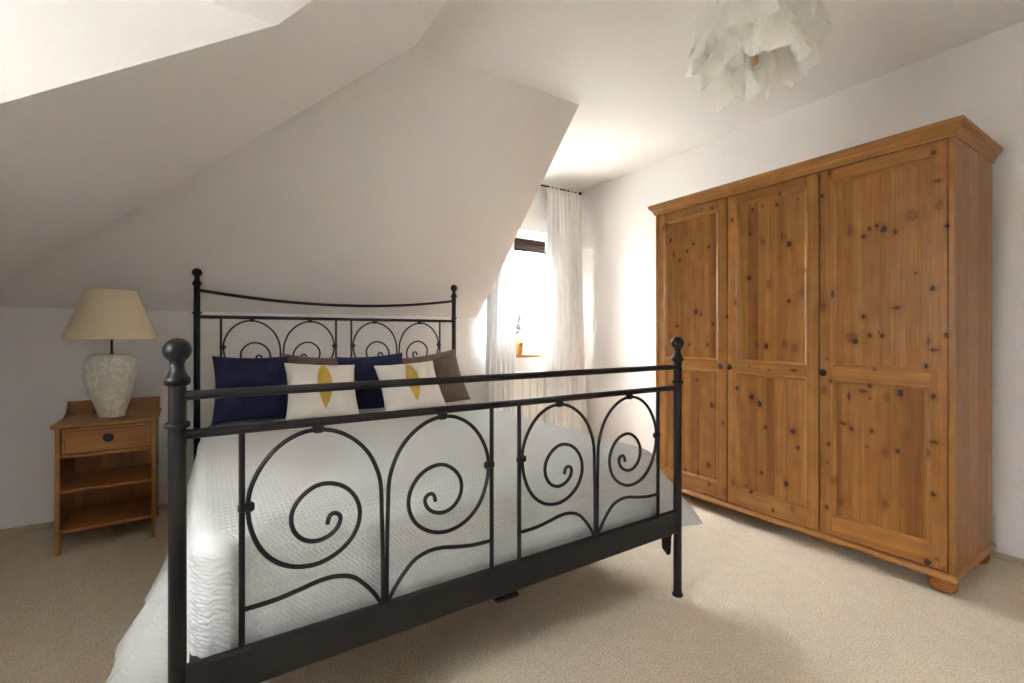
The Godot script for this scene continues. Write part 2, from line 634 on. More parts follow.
# ------------------------------------------------------------------ room shell
func build_room() -> void:
	var mb := MB.new()
	mb.box(P(LEFT - 0.3, HEAD + 0.4, -0.12), P(RIGHT + 0.3, BACK - 0.3, 0.0), 0.0)
	struct("floor", mb, M.carpet, "beige cut pile carpet covering the whole bedroom floor")

	# head wall with the window opening
	mb = MB.new()
	var t := 0.30
	mb.box(P(LEFT - 0.3, HEAD + t, -0.1), P(2.10, HEAD, 2.75), 0.0)
	mb.box(P(2.77, HEAD + t, -0.1), P(RIGHT + 0.3, HEAD, 2.75), 0.0)
	mb.box(P(2.10, HEAD + t, -0.1), P(2.77, HEAD, 0.862), 0.0)
	mb.box(P(2.10, HEAD + t, 2.0275), P(2.77, HEAD, 2.75), 0.0)
	struct("wall_head", mb, M.plaster, "low white wall behind the bed with the dormer window")
	mb = MB.new()
	mb.box(P(RIGHT, HEAD + t, -0.1), P(RIGHT + 0.3, BACK - 0.3, 2.75), 0.0)
	struct("wall_right", mb, M.plaster, "tall white wall behind the wardrobe")
	mb = MB.new()
	mb.box(P(LEFT - 0.3, BACK, -0.1), P(WIN3.x, BACK - 0.3, 2.75), 0.0)
	mb.box(P(WIN3.y, BACK, -0.1), P(RIGHT + 0.3, BACK - 0.3, 2.75), 0.0)
	mb.box(P(WIN3.x, BACK, -0.1), P(WIN3.y, BACK - 0.3, WIN3.z), 0.0)
	mb.box(P(WIN3.x, BACK, WIN3.w), P(WIN3.y, BACK - 0.3, 2.75), 0.0)
	struct("wall_back", mb, M.plaster)

	# flat ceiling, reaching into the window dormer
	mb = MB.new()
	var up := Vector3(0, 0.2, 0)
	mb.slab([P(SIDE_X, BACK, CEIL), P(RIGHT, BACK, CEIL), P(RIGHT, RIDGE_D, CEIL), P(SIDE_X, RIDGE_D, CEIL)], up)
	mb.slab([P(CHEEK, RIDGE_D, CEIL), P(RIGHT, RIDGE_D, CEIL), P(RIGHT, HEAD, CEIL), P(CHEEK, HEAD, CEIL)], up)
	struct("ceiling", mb, M.plaster, "flat white ceiling above wardrobe and window dormer")

	# slope above the headboard
	mb = MB.new()
	mb.slab([P(SIDE_X, RIDGE_D, CEIL), P(CHEEK, RIDGE_D, CEIL), P(CHEEK, HEAD, KNEE), P(LEFT, HEAD, KNEE)], Vector3(0, 0.14, -0.14))
	struct("ceiling_slope", mb, M.plaster, "sloping white ceiling above the headboard")
	mb = MB.new()
	mb.slab([P(CHEEK, RIDGE_D + 0.01, CEIL), P(CHEEK, HEAD, CEIL), P(CHEEK, HEAD, KNEE + 0.01)], Vector3(-0.1, 0, 0))
	struct("wall_dormer_cheek", mb, M.plaster, "side wall of the window dormer")

	# slope on the left, cut by a gabled dormer
	var sx := func(y: float) -> float: return SIDE_X - (CEIL - y) / SLOPE
	var d0 := 0.42
	var d1 := 1.64
	var dm := 1.03
	var eave := 2.0417
	var top := eave + (d1 - dm) * 0.69
	mb = MB.new()
	var o := Vector3(-0.11, 0.16, 0)
	var xe: float = sx.call(eave)
	var xt: float = sx.call(top)
	mb.slab([P(SIDE_X, d1, CEIL), P(SIDE_X, RIDGE_D, CEIL), P(LEFT, HEAD, KNEE), P(LEFT, d1, KNEE)], o)
	mb.slab([P(SIDE_X, d1, CEIL), P(xe, d1, eave), P(xt, dm, top), P(SIDE_X, dm, CEIL)], o)
	mb.slab([P(SIDE_X, d0, CEIL), P(xe, d0, eave), P(xt, dm, top), P(SIDE_X, dm, CEIL)], o)
	mb.slab([P(SIDE_X, d0, CEIL), P(LEFT, d0, KNEE), P(LEFT, BACK, KNEE), P(SIDE_X, BACK, CEIL)], o)
	struct("ceiling_slope", mb, M.plaster, "sloping white ceiling on the left of the bed")
	mb = MB.new()
	var wx := -1.14
	mb.slab([P(wx, d1, eave), P(xe, d1, eave), P(xt, dm, top), P(wx, dm, top)], Vector3(0, 0.15, -0.1))
	mb.slab([P(wx, d0, eave), P(xe, d0, eave), P(xt, dm, top), P(wx, dm, top)], Vector3(0, 0.15, 0.1))
	struct("ceiling_dormer", mb, M.plaster, "gabled ceiling of the left dormer")
	for e in [[d1, -0.15], [d0, 0.15]]:
		mb = MB.new()
		mb.slab([P(wx, e[0], eave), P(xe, e[0], eave), P(LEFT, e[0], KNEE), P(wx, e[0], KNEE)], Vector3(0, 0, e[1]))
		struct("wall_left_dormer_cheek", mb, M.plaster, "white side wall of the left dormer, bright at the top left")
	# left wall: low, with the dormer front and its window opening
	mb = MB.new()
	var x0 := LEFT - 0.3
	mb.box(P(x0, HEAD, -0.1), P(LEFT, d1, KNEE), 0.0)
	mb.box(P(x0, d0, -0.1), P(LEFT, BACK, KNEE), 0.0)
	mb.box(P(x0, d1, -0.1), P(LEFT, d0, KNEE), 0.0)
	mb.box(P(x0, WIN2.y, KNEE), P(wx, WIN2.x, WIN2.z), 0.0)
	mb.box(P(x0, d1 + 0.15, KNEE), P(wx, WIN2.y, eave), 0.0)
	mb.box(P(x0, WIN2.x, KNEE), P(wx, d0 - 0.15, eave), 0.0)
	mb.slab([P(wx, d1 + 0.2, eave), P(wx, dm, top + 0.2), P(wx, d0 - 0.2, eave)], Vector3(-0.2, 0, 0))
	mb.box(P(x0, WIN2.y, WIN2.w), P(wx, WIN2.x, eave), 0.0)
	struct("wall_left", mb, M.plaster, "low white wall on the left with the dormer front")

	for e in [["head", P(LEFT, HEAD, 0.0), P(RIGHT, HEAD - 0.012, 0.029)], ["right", P(RIGHT - 0.012, HEAD - 0.012, 0.0), P(RIGHT, BACK, 0.029)], ["left", P(LEFT, HEAD - 0.012, 0.0), P(LEFT + 0.012, BACK, 0.029)]]:
		mb = MB.new()
		mb.box(e[1], e[2], 0.003)
		struct("baseboard_" + e[0], mb, M.skirting, "beige baseboard strip along the %s wall" % e[0])


func build_windows() -> void:
	# window_1: tilted open in the dormer behind the curtains
	var w := Node3D.new()
	w.name = "window_1"
	w.set_meta("kind", "structure")
	w.set_meta("label", "white window tilted open in the dormer")
	add_child(w)
	var x0 := 2.10
	var x1 := 2.77
	var y0 := 0.877
	var y1 := 2.0275
	var d := HEAD + 0.13
	frame_of(w, "frame", M.white, func(a: float, b: float) -> Vector3: return P(a, d, b), x0, x1, y0, y1, 0.045, Vector3(0, 0, -0.06))
	var sash := group_part("sash", w)
	frame_of(sash, "sash_rail", M.white, func(a: float, b: float) -> Vector3: return P(a, 0, b), x0 + 0.035, x1 - 0.035, 0.0, y1 - y0 - 0.06, 0.05, Vector3(0, 0, -0.05))
	var mb := MB.new()
	mb.box(P(x0 + 0.08, 0.02, 0.045), P(x1 - 0.08, 0.026, y1 - y0 - 0.105), 0.0)
	part("pane", mb, M.glass, sash)
	mb = MB.new()
	for e in [[x0 + 0.083, 0], [x1 - 0.087, 0]]:
		mb.box(P(e[0], 0.0, 0.05), P(e[0] + 0.004, -0.003, y1 - y0 - 0.11), 0.0)
	mb.box(P(x0 + 0.083, 0, 0.049), P(x1 - 0.083, -0.003, 0.054), 0.0)
	part("seal", mb, M.rubber, sash)
	mb = MB.new()
	mb.box(P(x1 - 0.062, -0.012, 0.48), P(x1 - 0.042, 0.0, 0.53), 0.002)
	mb.box(P(x1 - 0.060, -0.035, 0.50), P(x1 - 0.044, -0.022, 0.62), 0.003)
	mb.box(P(x1 - 0.057, -0.03, 0.498), P(x1 - 0.047, 0.0, 0.512), 0.001)
	part("handle", mb, M.white, sash)
	sash.position = P(0, d - 0.052, y0 + 0.03)
	sash.rotation.x = deg_to_rad(4.6)
	mb = MB.new()
	mb.grain = 0
	mb.box(P(x0, d, 0.857), P(x1, HEAD, 0.880), 0.0)
	mb.box(P(x0 - 0.03, HEAD, 0.857), P(x1 + 0.03, HEAD - 0.06, 0.880), 0.004)
	var s := struct("window_sill", mb, M.sill, "pine window sill between the white curtains")
	s.set_meta("kind", "structure")

	# brown pleated blind, drawn up under the window head
	var b := thing("pleated_blind", "brown pleated blind drawn up at the top of the dormer window", "blind", P(2.43, HEAD - 0.02, 1.83))
	mb = MB.new()
	mb.box(P(x0 + 0.01, HEAD - 0.005, 1.955), P(x1 - 0.01, HEAD + 0.035, 1.985), 0.004)
	part("head_rail", mb, M.brown_dark, b)
	for k in 5:
		mb = MB.new()
		var y := 1.954 - k * 0.021
		var z := HEAD + 0.016
		mb.slab([P(x0 + 0.015, z, y), P(x0 + 0.015, z - 0.02, y - 0.0105), P(x0 + 0.015, z, y - 0.021), P(x0 + 0.015, z + 0.012, y - 0.0105)], Vector3(x1 - x0 - 0.03, 0, 0))
		part("pleat", mb, M.brown, b)
	mb = MB.new()
	mb.box(P(x0 + 0.012, HEAD, 1.832), P(x1 - 0.012, HEAD + 0.03, 1.848), 0.003)
	part("bottom_rail", mb, M.brown_dark, b)

	# window_2: in the left dormer, outside the picture
	var w2 := Node3D.new()
	w2.name = "window_2"
	w2.set_meta("kind", "structure")
	w2.set_meta("label", "white window in the left dormer")
	add_child(w2)
	var xx := LEFT - 0.15
	frame_of(w2, "frame", M.white, func(a: float, c: float) -> Vector3: return P(xx, a, c), WIN2.x, WIN2.y, WIN2.z, WIN2.w, 0.05, Vector3(-0.06, 0, 0))
	mb = MB.new()
	mb.box(P(xx - 0.03, WIN2.x + 0.04, WIN2.z + 0.04), P(xx - 0.024, WIN2.y - 0.04, WIN2.w - 0.04), 0.0)
	part("pane", mb, M.glass, w2)


	# window_3: in the wall behind the camera
	var w3 := Node3D.new()
	w3.name = "window_3"
	w3.set_meta("kind", "structure")
	w3.set_meta("label", "white window in the wall behind the camera")
	add_child(w3)
	frame_of(w3, "frame", M.white, func(a: float, c: float) -> Vector3: return P(a, BACK - 0.12, c), WIN3.x, WIN3.y, WIN3.z, WIN3.w, 0.05, Vector3(0, 0, 0.06))
	mb = MB.new()
	mb.box(P(WIN3.x + 0.04, BACK - 0.147, WIN3.z + 0.04), P(WIN3.y - 0.04, BACK - 0.153, WIN3.w - 0.04), 0.0)
	part("pane", mb, M.glass, w3)


# four bars round an opening, laid out by at(a, b); depth gives their thickness
func frame_of(parent: Node3D, called: String, m: Material, at: Callable, a0: float, a1: float, b0: float, b1: float, width: float, depth: Vector3) -> void:
	for r in [[a0, a0 + width, b0, b1], [a1 - width, a1, b0, b1], [a0 + width, a1 - width, b0, b0 + width], [a0 + width, a1 - width, b1 - width, b1]]:
		var mb := MB.new()
		var p: Vector3 = at.call(r[0], r[2])
		var q: Vector3 = at.call(r[1], r[3])
		mb.box(p.min(q), p.max(q), 0.0)
		mb = MB.new()
		var lo := p.min(q)
		var hi := p.max(q) 
		lo = lo.min(lo + depth)
		hi = hi.max(hi + depth)
		mb.box(lo, hi, 0.004)
		part(called, mb, m, parent)

# ------------------------------------------------------------------ bed frame
const XL := -0.0553
const XR := 1.6019
const FOOT := 1.2232
const HEADB := 3.2866


func post(root: Node3D, x: float, d: float, top: float, ring: float) -> void:
	# the finial's profile hangs from its top; the ring sits lower on the post
	var mb := MB.new()
	var s := top - 1.053
	mb.lathe([[0.0, 0.0], [0.021, 0.0], [0.022, 0.004], [0.0185, 0.012], [0.0165, 0.016], [0.0165, 0.957 + s], [0.0, 0.957 + s]], P(x, d, 0), 20)
	var p := part("post", mb, M.iron, root)
	mb = MB.new()
	var prof := [[0.0, 0.951], [0.0170, 0.951], [0.0225, 0.954], [0.0240, 0.960], [0.0238, 0.966], [0.0210, 0.971], [0.0175, 0.976], [0.0145, 0.984], [0.0128, 0.993], [0.0132, 1.000], [0.0150, 1.0045]]
	for k in 15:
		var a := lerpf(-0.95, PI / 2.0, k / 14.0)
		prof.append([cos(a) * 0.0262, 1.0268 + sin(a) * 0.0262])
	for e in prof:
		e[1] += s
	mb.lathe(prof, P(x, d, 0), 28)
	part("finial", mb, M.iron, p)
	mb = MB.new()
	mb.lathe([[0.0165, ring - 0.007], [0.0215, ring - 0.006], [0.0235, ring - 0.002], [0.0235, ring + 0.002], [0.0215, ring + 0.006], [0.0165, ring + 0.007]], P(x, d, 0), 24)
	part("ring", mb, M.iron, p)


func bar(called: String, a: Vector3, b: Vector3, r: float, root: Node3D) -> MeshInstance3D:
	var mb := MB.new()
	mb.tube([a, a.lerp(b, 0.5), b], r, 14)
	return part(called, mb, M.iron, root)


# one scroll beside the middle of a pair, with its low brace and the clips that hold it
func scroll(root: Node3D, cx: float, side: float, d: float, dy: float) -> void:
	var q := [0.000,0.373,-0.001,0.504,-0.003,0.587,-0.006,0.665,-0.018,0.711,-0.038,0.752,-0.069,0.787,-0.108,0.813,-0.148,0.8255,-0.186,0.8255,-0.221,0.814,-0.254,0.792,-0.281,0.761,-0.301,0.724,-0.311,0.688,-0.312,0.651,-0.306,0.613,-0.291,0.572,-0.268,0.538,-0.237,0.513,-0.200,0.499,-0.158,0.497,-0.117,0.511,-0.083,0.538,-0.064,0.574,-0.061,0.612,-0.073,0.646,-0.098,0.674,-0.131,0.689,-0.165,0.689,-0.196,0.671,-0.217,0.643,-0.222,0.612,-0.213,0.583,-0.193,0.562,-0.166,0.553,-0.139,0.558,-0.119,0.572,-0.109,0.591,-0.111,0.606,-0.124,0.613,-0.135,0.607,-0.140,0.589]
	var pts := []
	for i in range(0, q.size(), 2):
		var x: float = q[i] - 0.0052
		pts.append(P(cx - side * x, d, q[i + 1] + dy))
	pts[0].y = 0.345 if dy == 0.0 else 0.49
	var mb := MB.new()
	mb.tube(smooth_path(pts, 4), 0.0055, 10)
	part("scroll", mb, M.iron, root)
	var lw := [-0.325,0.434,-0.264,0.436,-0.211,0.444,-0.164,0.453,-0.124,0.453,-0.084,0.440,-0.052,0.411,-0.025,0.376,-0.008,0.345]
	pts = []
	for i in range(0, lw.size(), 2):
		pts.append(P(cx - side * lw[i], d, lw[i + 1] + dy))
	mb = MB.new()
	mb.tube(smooth_path(pts, 5), 0.0055, 10)
	part("brace", mb, M.iron, root)
	mb = MB.new()
	mb.box(P(cx + side * 0.167 - 0.013, d - 0.011, 0.819 + dy), P(cx + side * 0.167 + 0.013, d + 0.011, 0.842 + dy), 0.005)
	part("clip", mb, M.iron, root)
	mb = MB.new()
	mb.box(P(cx + side * 0.321 - 0.017, d - 0.0085, 0.655 + dy), P(cx + side * 0.321 + 0.017, d + 0.0085, 0.677 + dy), 0.005)
	part("clip", mb, M.iron, root)


func build_bed() -> void:
	var root := thing("bed_frame", "black iron double bed frame with scrolled headboard and footboard", "bed frame", P((XL + XR) / 2.0, (FOOT + HEADB) / 2.0, 0))
	for x in [XL, XR]:
		post(root, x, FOOT, 1.053, 0.868)
		post(root, x, HEADB, 1.45, 1.189)
	# footboard
	bar("rail", P(XL, FOOT, 0.9296), P(XR, FOOT, 0.9296), 0.0105, root)
	bar("rail", P(XL, FOOT, 0.8457), P(XR, FOOT, 0.8457), 0.0105, root)
	var mb := MB.new()
	mb.box(P(XL + 0.01, FOOT - 0.011, 0.257), P(XR - 0.01, FOOT + 0.011, 0.350), 0.006)
	part("foot_panel", mb, M.iron, root)
	# headboard
	bar("rail", P(XL, HEADB, 1.1663), P(XR, HEADB, 1.1663), 0.0105, root)
	bar("rail", P(XL, HEADB, 0.49), P(XR, HEADB, 0.49), 0.0105, root)
	var arc := []
	for k in 25:
		var u := k / 24.0
		arc.append(P(lerpf(XL, XR, u), HEADB, 1.3236 - 0.064 * (1.0 - pow(2.0 * u - 1.0, 2.0))))
	mb = MB.new()
	mb.tube(arc, 0.0095, 12)
	part("curved_rail", mb, M.iron, root)
	for h in [[FOOT, 0.0, 0.34], [HEADB, 0.3206, 0.49]]:
		for cx in [0.3935, 1.1535]:
			for side in [-1.0, 1.0]:
				scroll(root, cx, side, h[0], h[1])
				bar("upright", P(cx + side * 0.3295, h[0], h[2]), P(cx + side * 0.3295, h[0], 0.8457 + h[1]), 0.0066, root)
	# side rails, middle beam and brackets under the mattress
	for x in [XL + 0.03, XR - 0.03]:
		mb = MB.new()
		mb.box(P(x - 0.012, FOOT + 0.01, 0.24), P(x + 0.012, HEADB - 0.01, 0.31), 0.003)
		part("side_rail", mb, M.iron, root)
		mb = MB.new()
		mb.slab([P(x - 0.01, FOOT + 0.012, 0.257), P(x - 0.01, FOOT + 0.05, 0.257), P(x - 0.01, FOOT + 0.045, 0.185), P(x - 0.01, FOOT + 0.018, 0.165)], Vector3(0.02, 0, 0))
		part("bracket", mb, M.iron, root)
	mb = MB.new()
	mb.box(P(0.757, FOOT + 0.01, 0.235), P(0.793, HEADB, 0.262), 0.003)
	part("middle_beam", mb, M.iron, root)
	mb = MB.new()
	mb.box(P(0.735, FOOT - 0.014, 0.243), P(0.815, FOOT + 0.03, 0.253), 0.002)
	part("bracket", mb, M.iron, root)
	for k in 14:
		mb = MB.new()
		var d := 1.33 + k * 0.14
		mb.box(P(XL + 0.04, d, 0.285), P(XR - 0.04, d + 0.07, 0.302), 0.003)
		part("slat", mb, M.pine[0], root)

# ------------------------------------------------------------------ bedding
var ripple: FastNoiseLite
const WEAVE := 0.038      # repeat of the herringbone


# height of the woven herringbone blocks, turned by 45 degrees
func weave(x: float, d: float) -> float:
	var fi := (x + d) * 0.7071 / WEAVE * 4.0
	var fj := (x - d) * 0.7071 / WEAVE * 4.0
	var gi := floorf(fi)
	var gj := floorf(fj)
	var k := posmod(int(gi) - int(gj), 4)
	var a: float
	var b: float
	if k < 2:
		a = fi - gi + k
		b = fj - gj
	else:
		a = fj - gj + (3 - k)
		b = fi - gi
	return 0.0042 * smoothstep(0.0, 0.45, minf(minf(a, 2.0 - a), minf(b, 1.0 - b)))


func bed_top(x: float, d: float) -> float:
	return 0.578 + 0.006 * ripple.get_noise_2d(x * 1.3, d * 1.3) + 0.003 * ripple.get_noise_2d(x * 4.0 + 20.0, d * 3.0)


func build_bedding() -> void:
	ripple = noise(51, 1.0, 2)
	var mb := MB.new()
	mb.box(P(-0.02, 1.30, 0.303), P(1.567, 3.262, 0.566), 0.055)
	var mt := thing("mattress", "mattress in a teal fitted sheet on the iron bed", "mattress", P(0.773, 2.28, 0.303))
	part("mattress_body", mb, M.sheet, mt)

	# bedspread: flat top, rounded edges, hanging on both sides and at the foot; its woven blocks stand out in relief
	var x0 := 0.012
	var x1 := 1.535
	var df := 1.335
	var dh := 2.66
	var q := thing("bedspread", "white quilted bedspread with woven pattern hanging over the mattress", "bedspread", P(0.773, 2.0, 0.3))
	var rows := []
	var uvs := []
	for i in 441:
		var row := []
		var ur := []
		for j in 601:
			var x := lerpf(x0, x1, j / 600.0)
			var d := lerpf(df, dh + 0.40 * smoothstep(0.0, 0.55, x), pow(i / 440.0, 1.2))
			row.append(P(x, d, bed_top(x, d) + weave(x, d)))
			ur.append(Vector2(x, d))
		rows.append(row)
		uvs.append(ur)
	mb = MB.new()
	mb.grid(rows, false, uvs, true)
	part("cover", mb, M.quilt, q)
	# ring round the top: left side, foot, right side
	var ring := []          # x, d, outward x, outward d, run, flare, curve of the flare
	var cr := 0.03
	var add := func(x: float, d: float, ox: float, od: float, fl: float, curve: float) -> void:
		var run: float = 0.0 if ring.is_empty() else ring[-1][4] + Vector2(x - ring[-1][0], d - ring[-1][1]).length()
		ring.append([x, d, ox, od, run, fl, curve])
	var ns := 380
	for i in ns:
		var d := lerpf(dh, df + cr, i / float(ns - 1))
		var k := clampf(1.0 - (d - df) / (dh - df), 0.0, 1.0)
		var end := smoothstep(0.0, 0.075, d - df - cr)
		add.call(x0, d, -1.0, 0.0, (0.05 + 0.13 * pow(k, 1.6) + 0.02 * sin(d * 17.0) + 0.012 * sin(d * 31.0 + 1.0)) * end, 1.25)
	for i in 15:
		var a := PI / 2.0 * (i + 1) / 16.0
		add.call(x0 + cr - cr * cos(a), df + cr - cr * sin(a), -cos(a), -sin(a), 0.0, 1.0)
	for i in 580:
		var x := lerpf(x0 + cr, x1 - cr, i / 579.0)
		add.call(x, df, 0.0, -1.0, 0.008 + 0.008 * sin(x * 13.0) + 0.004 * sin(x * 29.0), 1.25)
	for i in 15:
		var a := PI / 2.0 * (i + 1) / 16.0
		add.call(x1 - cr + cr * sin(a), df + cr - cr * cos(a), sin(a), -cos(a), 0.0, 1.0)
	for i in ns:
		var d := lerpf(df + cr, dh + 0.40, pow(i / float(ns - 1), 1.15))
		var k := clampf(1.0 - (d - df) / (dh - df), 0.0, 1.0)
		var end := smoothstep(-0.03, 0.01, d - df - cr)
		var tip := smoothstep(0.86, 1.0, k)
		add.call(x1, d, 1.0, -0.38 * tip, (0.05 + 0.225 * pow(k, 4.0) + 0.02 * sin(d * 15.0 + 1.0) + 0.010 * sin(d * 27.0)) * end, 1.25 - 0.4 * tip)
	rows = []
	uvs = []
	var na := 30
	var nh := 140
	var R := 0.052
	var hem := 0.225
	for i in nh + 1:
		var row := []
		var ur := []
		for e in ring:
			var y0 := bed_top(e[0], e[1])
			var out := 0.0
			var y := y0
			var run2 := 0.0
			var up := 0.0
			if i <= na:
				var a := PI / 2.0 * i / na
				out = R * sin(a)
				y = y0 - R * (1.0 - cos(a))
				run2 = R * a
				up = cos(a)
			else:
				var k := (i - na) / float(nh - na)
				y = lerpf(y0 - R, hem + (0.03 if e[3] < -0.9 else 0.0), k)
				out = R + e[5] * pow(k, e[6])
				out += 0.006 * ripple.get_noise_2d(e[4] * 3.0, k * 2.0) * k
				run2 = R * PI / 2.0 + (y0 - R - y)
			# carry the pattern over the edge
			var pu: float = e[0] + e[2] * run2
			var pv: float = e[1] + e[3] * run2
			var h := weave(pu, pv)
			out += h * (1.0 - up)
			row.append(P(e[0] + e[2] * out, e[1] + e[3] * out, y + h * up))
			ur.append(Vector2(pu, pv))
		rows.append(row)
		uvs.append(ur)
	mb = MB.new()
	mb.grid(rows, false, uvs, false)
	part("hanging_edge", mb, M.quilt, q)

	# cushions leaning on the headboard
	cushion("navy_cushion", "navy blue cushion at the left end, nearest the bedside lamp", M.navy, P(0.215, 3.07, 0.753), Vector2(0.40, 0.385), 0.085, Vector3(-17, 3, -1.5), 61, "navy cushions")
	cushion("navy_cushion", "navy blue cushion between the two white leaf cushions", M.navy, P(0.925, 3.115, 0.741), Vector2(0.44, 0.385), 0.08, Vector3(-15, -5, 3), 62, "navy cushions")
	cushion("taupe_cushion", "grey brown cushion behind the left white leaf cushion", M.taupe, P(0.575, 3.175, 0.75), Vector2(0.42, 0.365), 0.05, Vector3(-12, 0, -5), 63, "grey brown cushions")
	cushion("taupe_cushion", "grey brown cushion at the right end nearest the window", M.taupe, P(1.355, 3.10, 0.741), Vector2(0.45, 0.405), 0.08, Vector3(-24, -6, 9), 64, "grey brown cushions")
	cushion("leaf_cushion", "white cushion with gold leaf beside the left navy cushion", M.leaf_cushion, P(0.565, 2.915, 0.732), Vector2(0.405, 0.36), 0.078, Vector3(-33, 2, -4), 65, "white cushions with a gold leaf")
	cushion("leaf_cushion", "white cushion with gold leaf in front of the right grey brown one", M.leaf_cushion, P(1.105, 2.91, 0.727), Vector2(0.405, 0.35), 0.078, Vector3(-35, -4, 4), 66, "white cushions with a gold leaf")


func cushion(called: String, label: String, m: Material, c: Vector3, size: Vector2, th: float, rot: Vector3, seed_: int, group: String) -> void:
	var f := noise(seed_, 1.0, 2)
	var n := 24
	var mb := MB.new()
	for s in [1.0, -1.0]:
		var rows := []
		var uvs := []
		for i in n + 1:
			var row := []
			var ur := []
			for j in n + 1:
				var u := sin((j / float(n) - 0.5) * PI)
				var v := sin((i / float(n) - 0.5) * PI)
				var x := u * size.x / 2.0 * (1.0 - 0.085 * (1.0 - v * v))
				var y := v * size.y / 2.0 * (1.0 - 0.085 * (1.0 - u * u))
				var e := (1.0 - u * u) * (1.0 - v * v)
				var z := th * pow(e, 0.42)
				z += 0.018 * f.get_noise_2d(u * 2.0 + s * 9.0, v * 2.0) * sqrt(maxf(e, 0.0)) + 0.007 * f.get_noise_2d(u * 7.0, v * 5.0 + s * 5.0) * pow(maxf(e, 0.0), 0.3)
				row.append(Vector3(x, y, s * z))
				ur.append(Vector2(0.5 + 0.5 * u, 0.5 - 0.5 * v))
			rows.append(row)
			uvs.append(ur)
		mb.grid(rows, false, uvs, s > 0.0)
	var o := MeshInstance3D.new()
	o.name = numbered(called)
	o.mesh = mb.mesh()
	o.material_override = m
	o.position = c
	o.rotation_degrees = rot
	tag(o, label, "cushion", group)
	add_child(o)

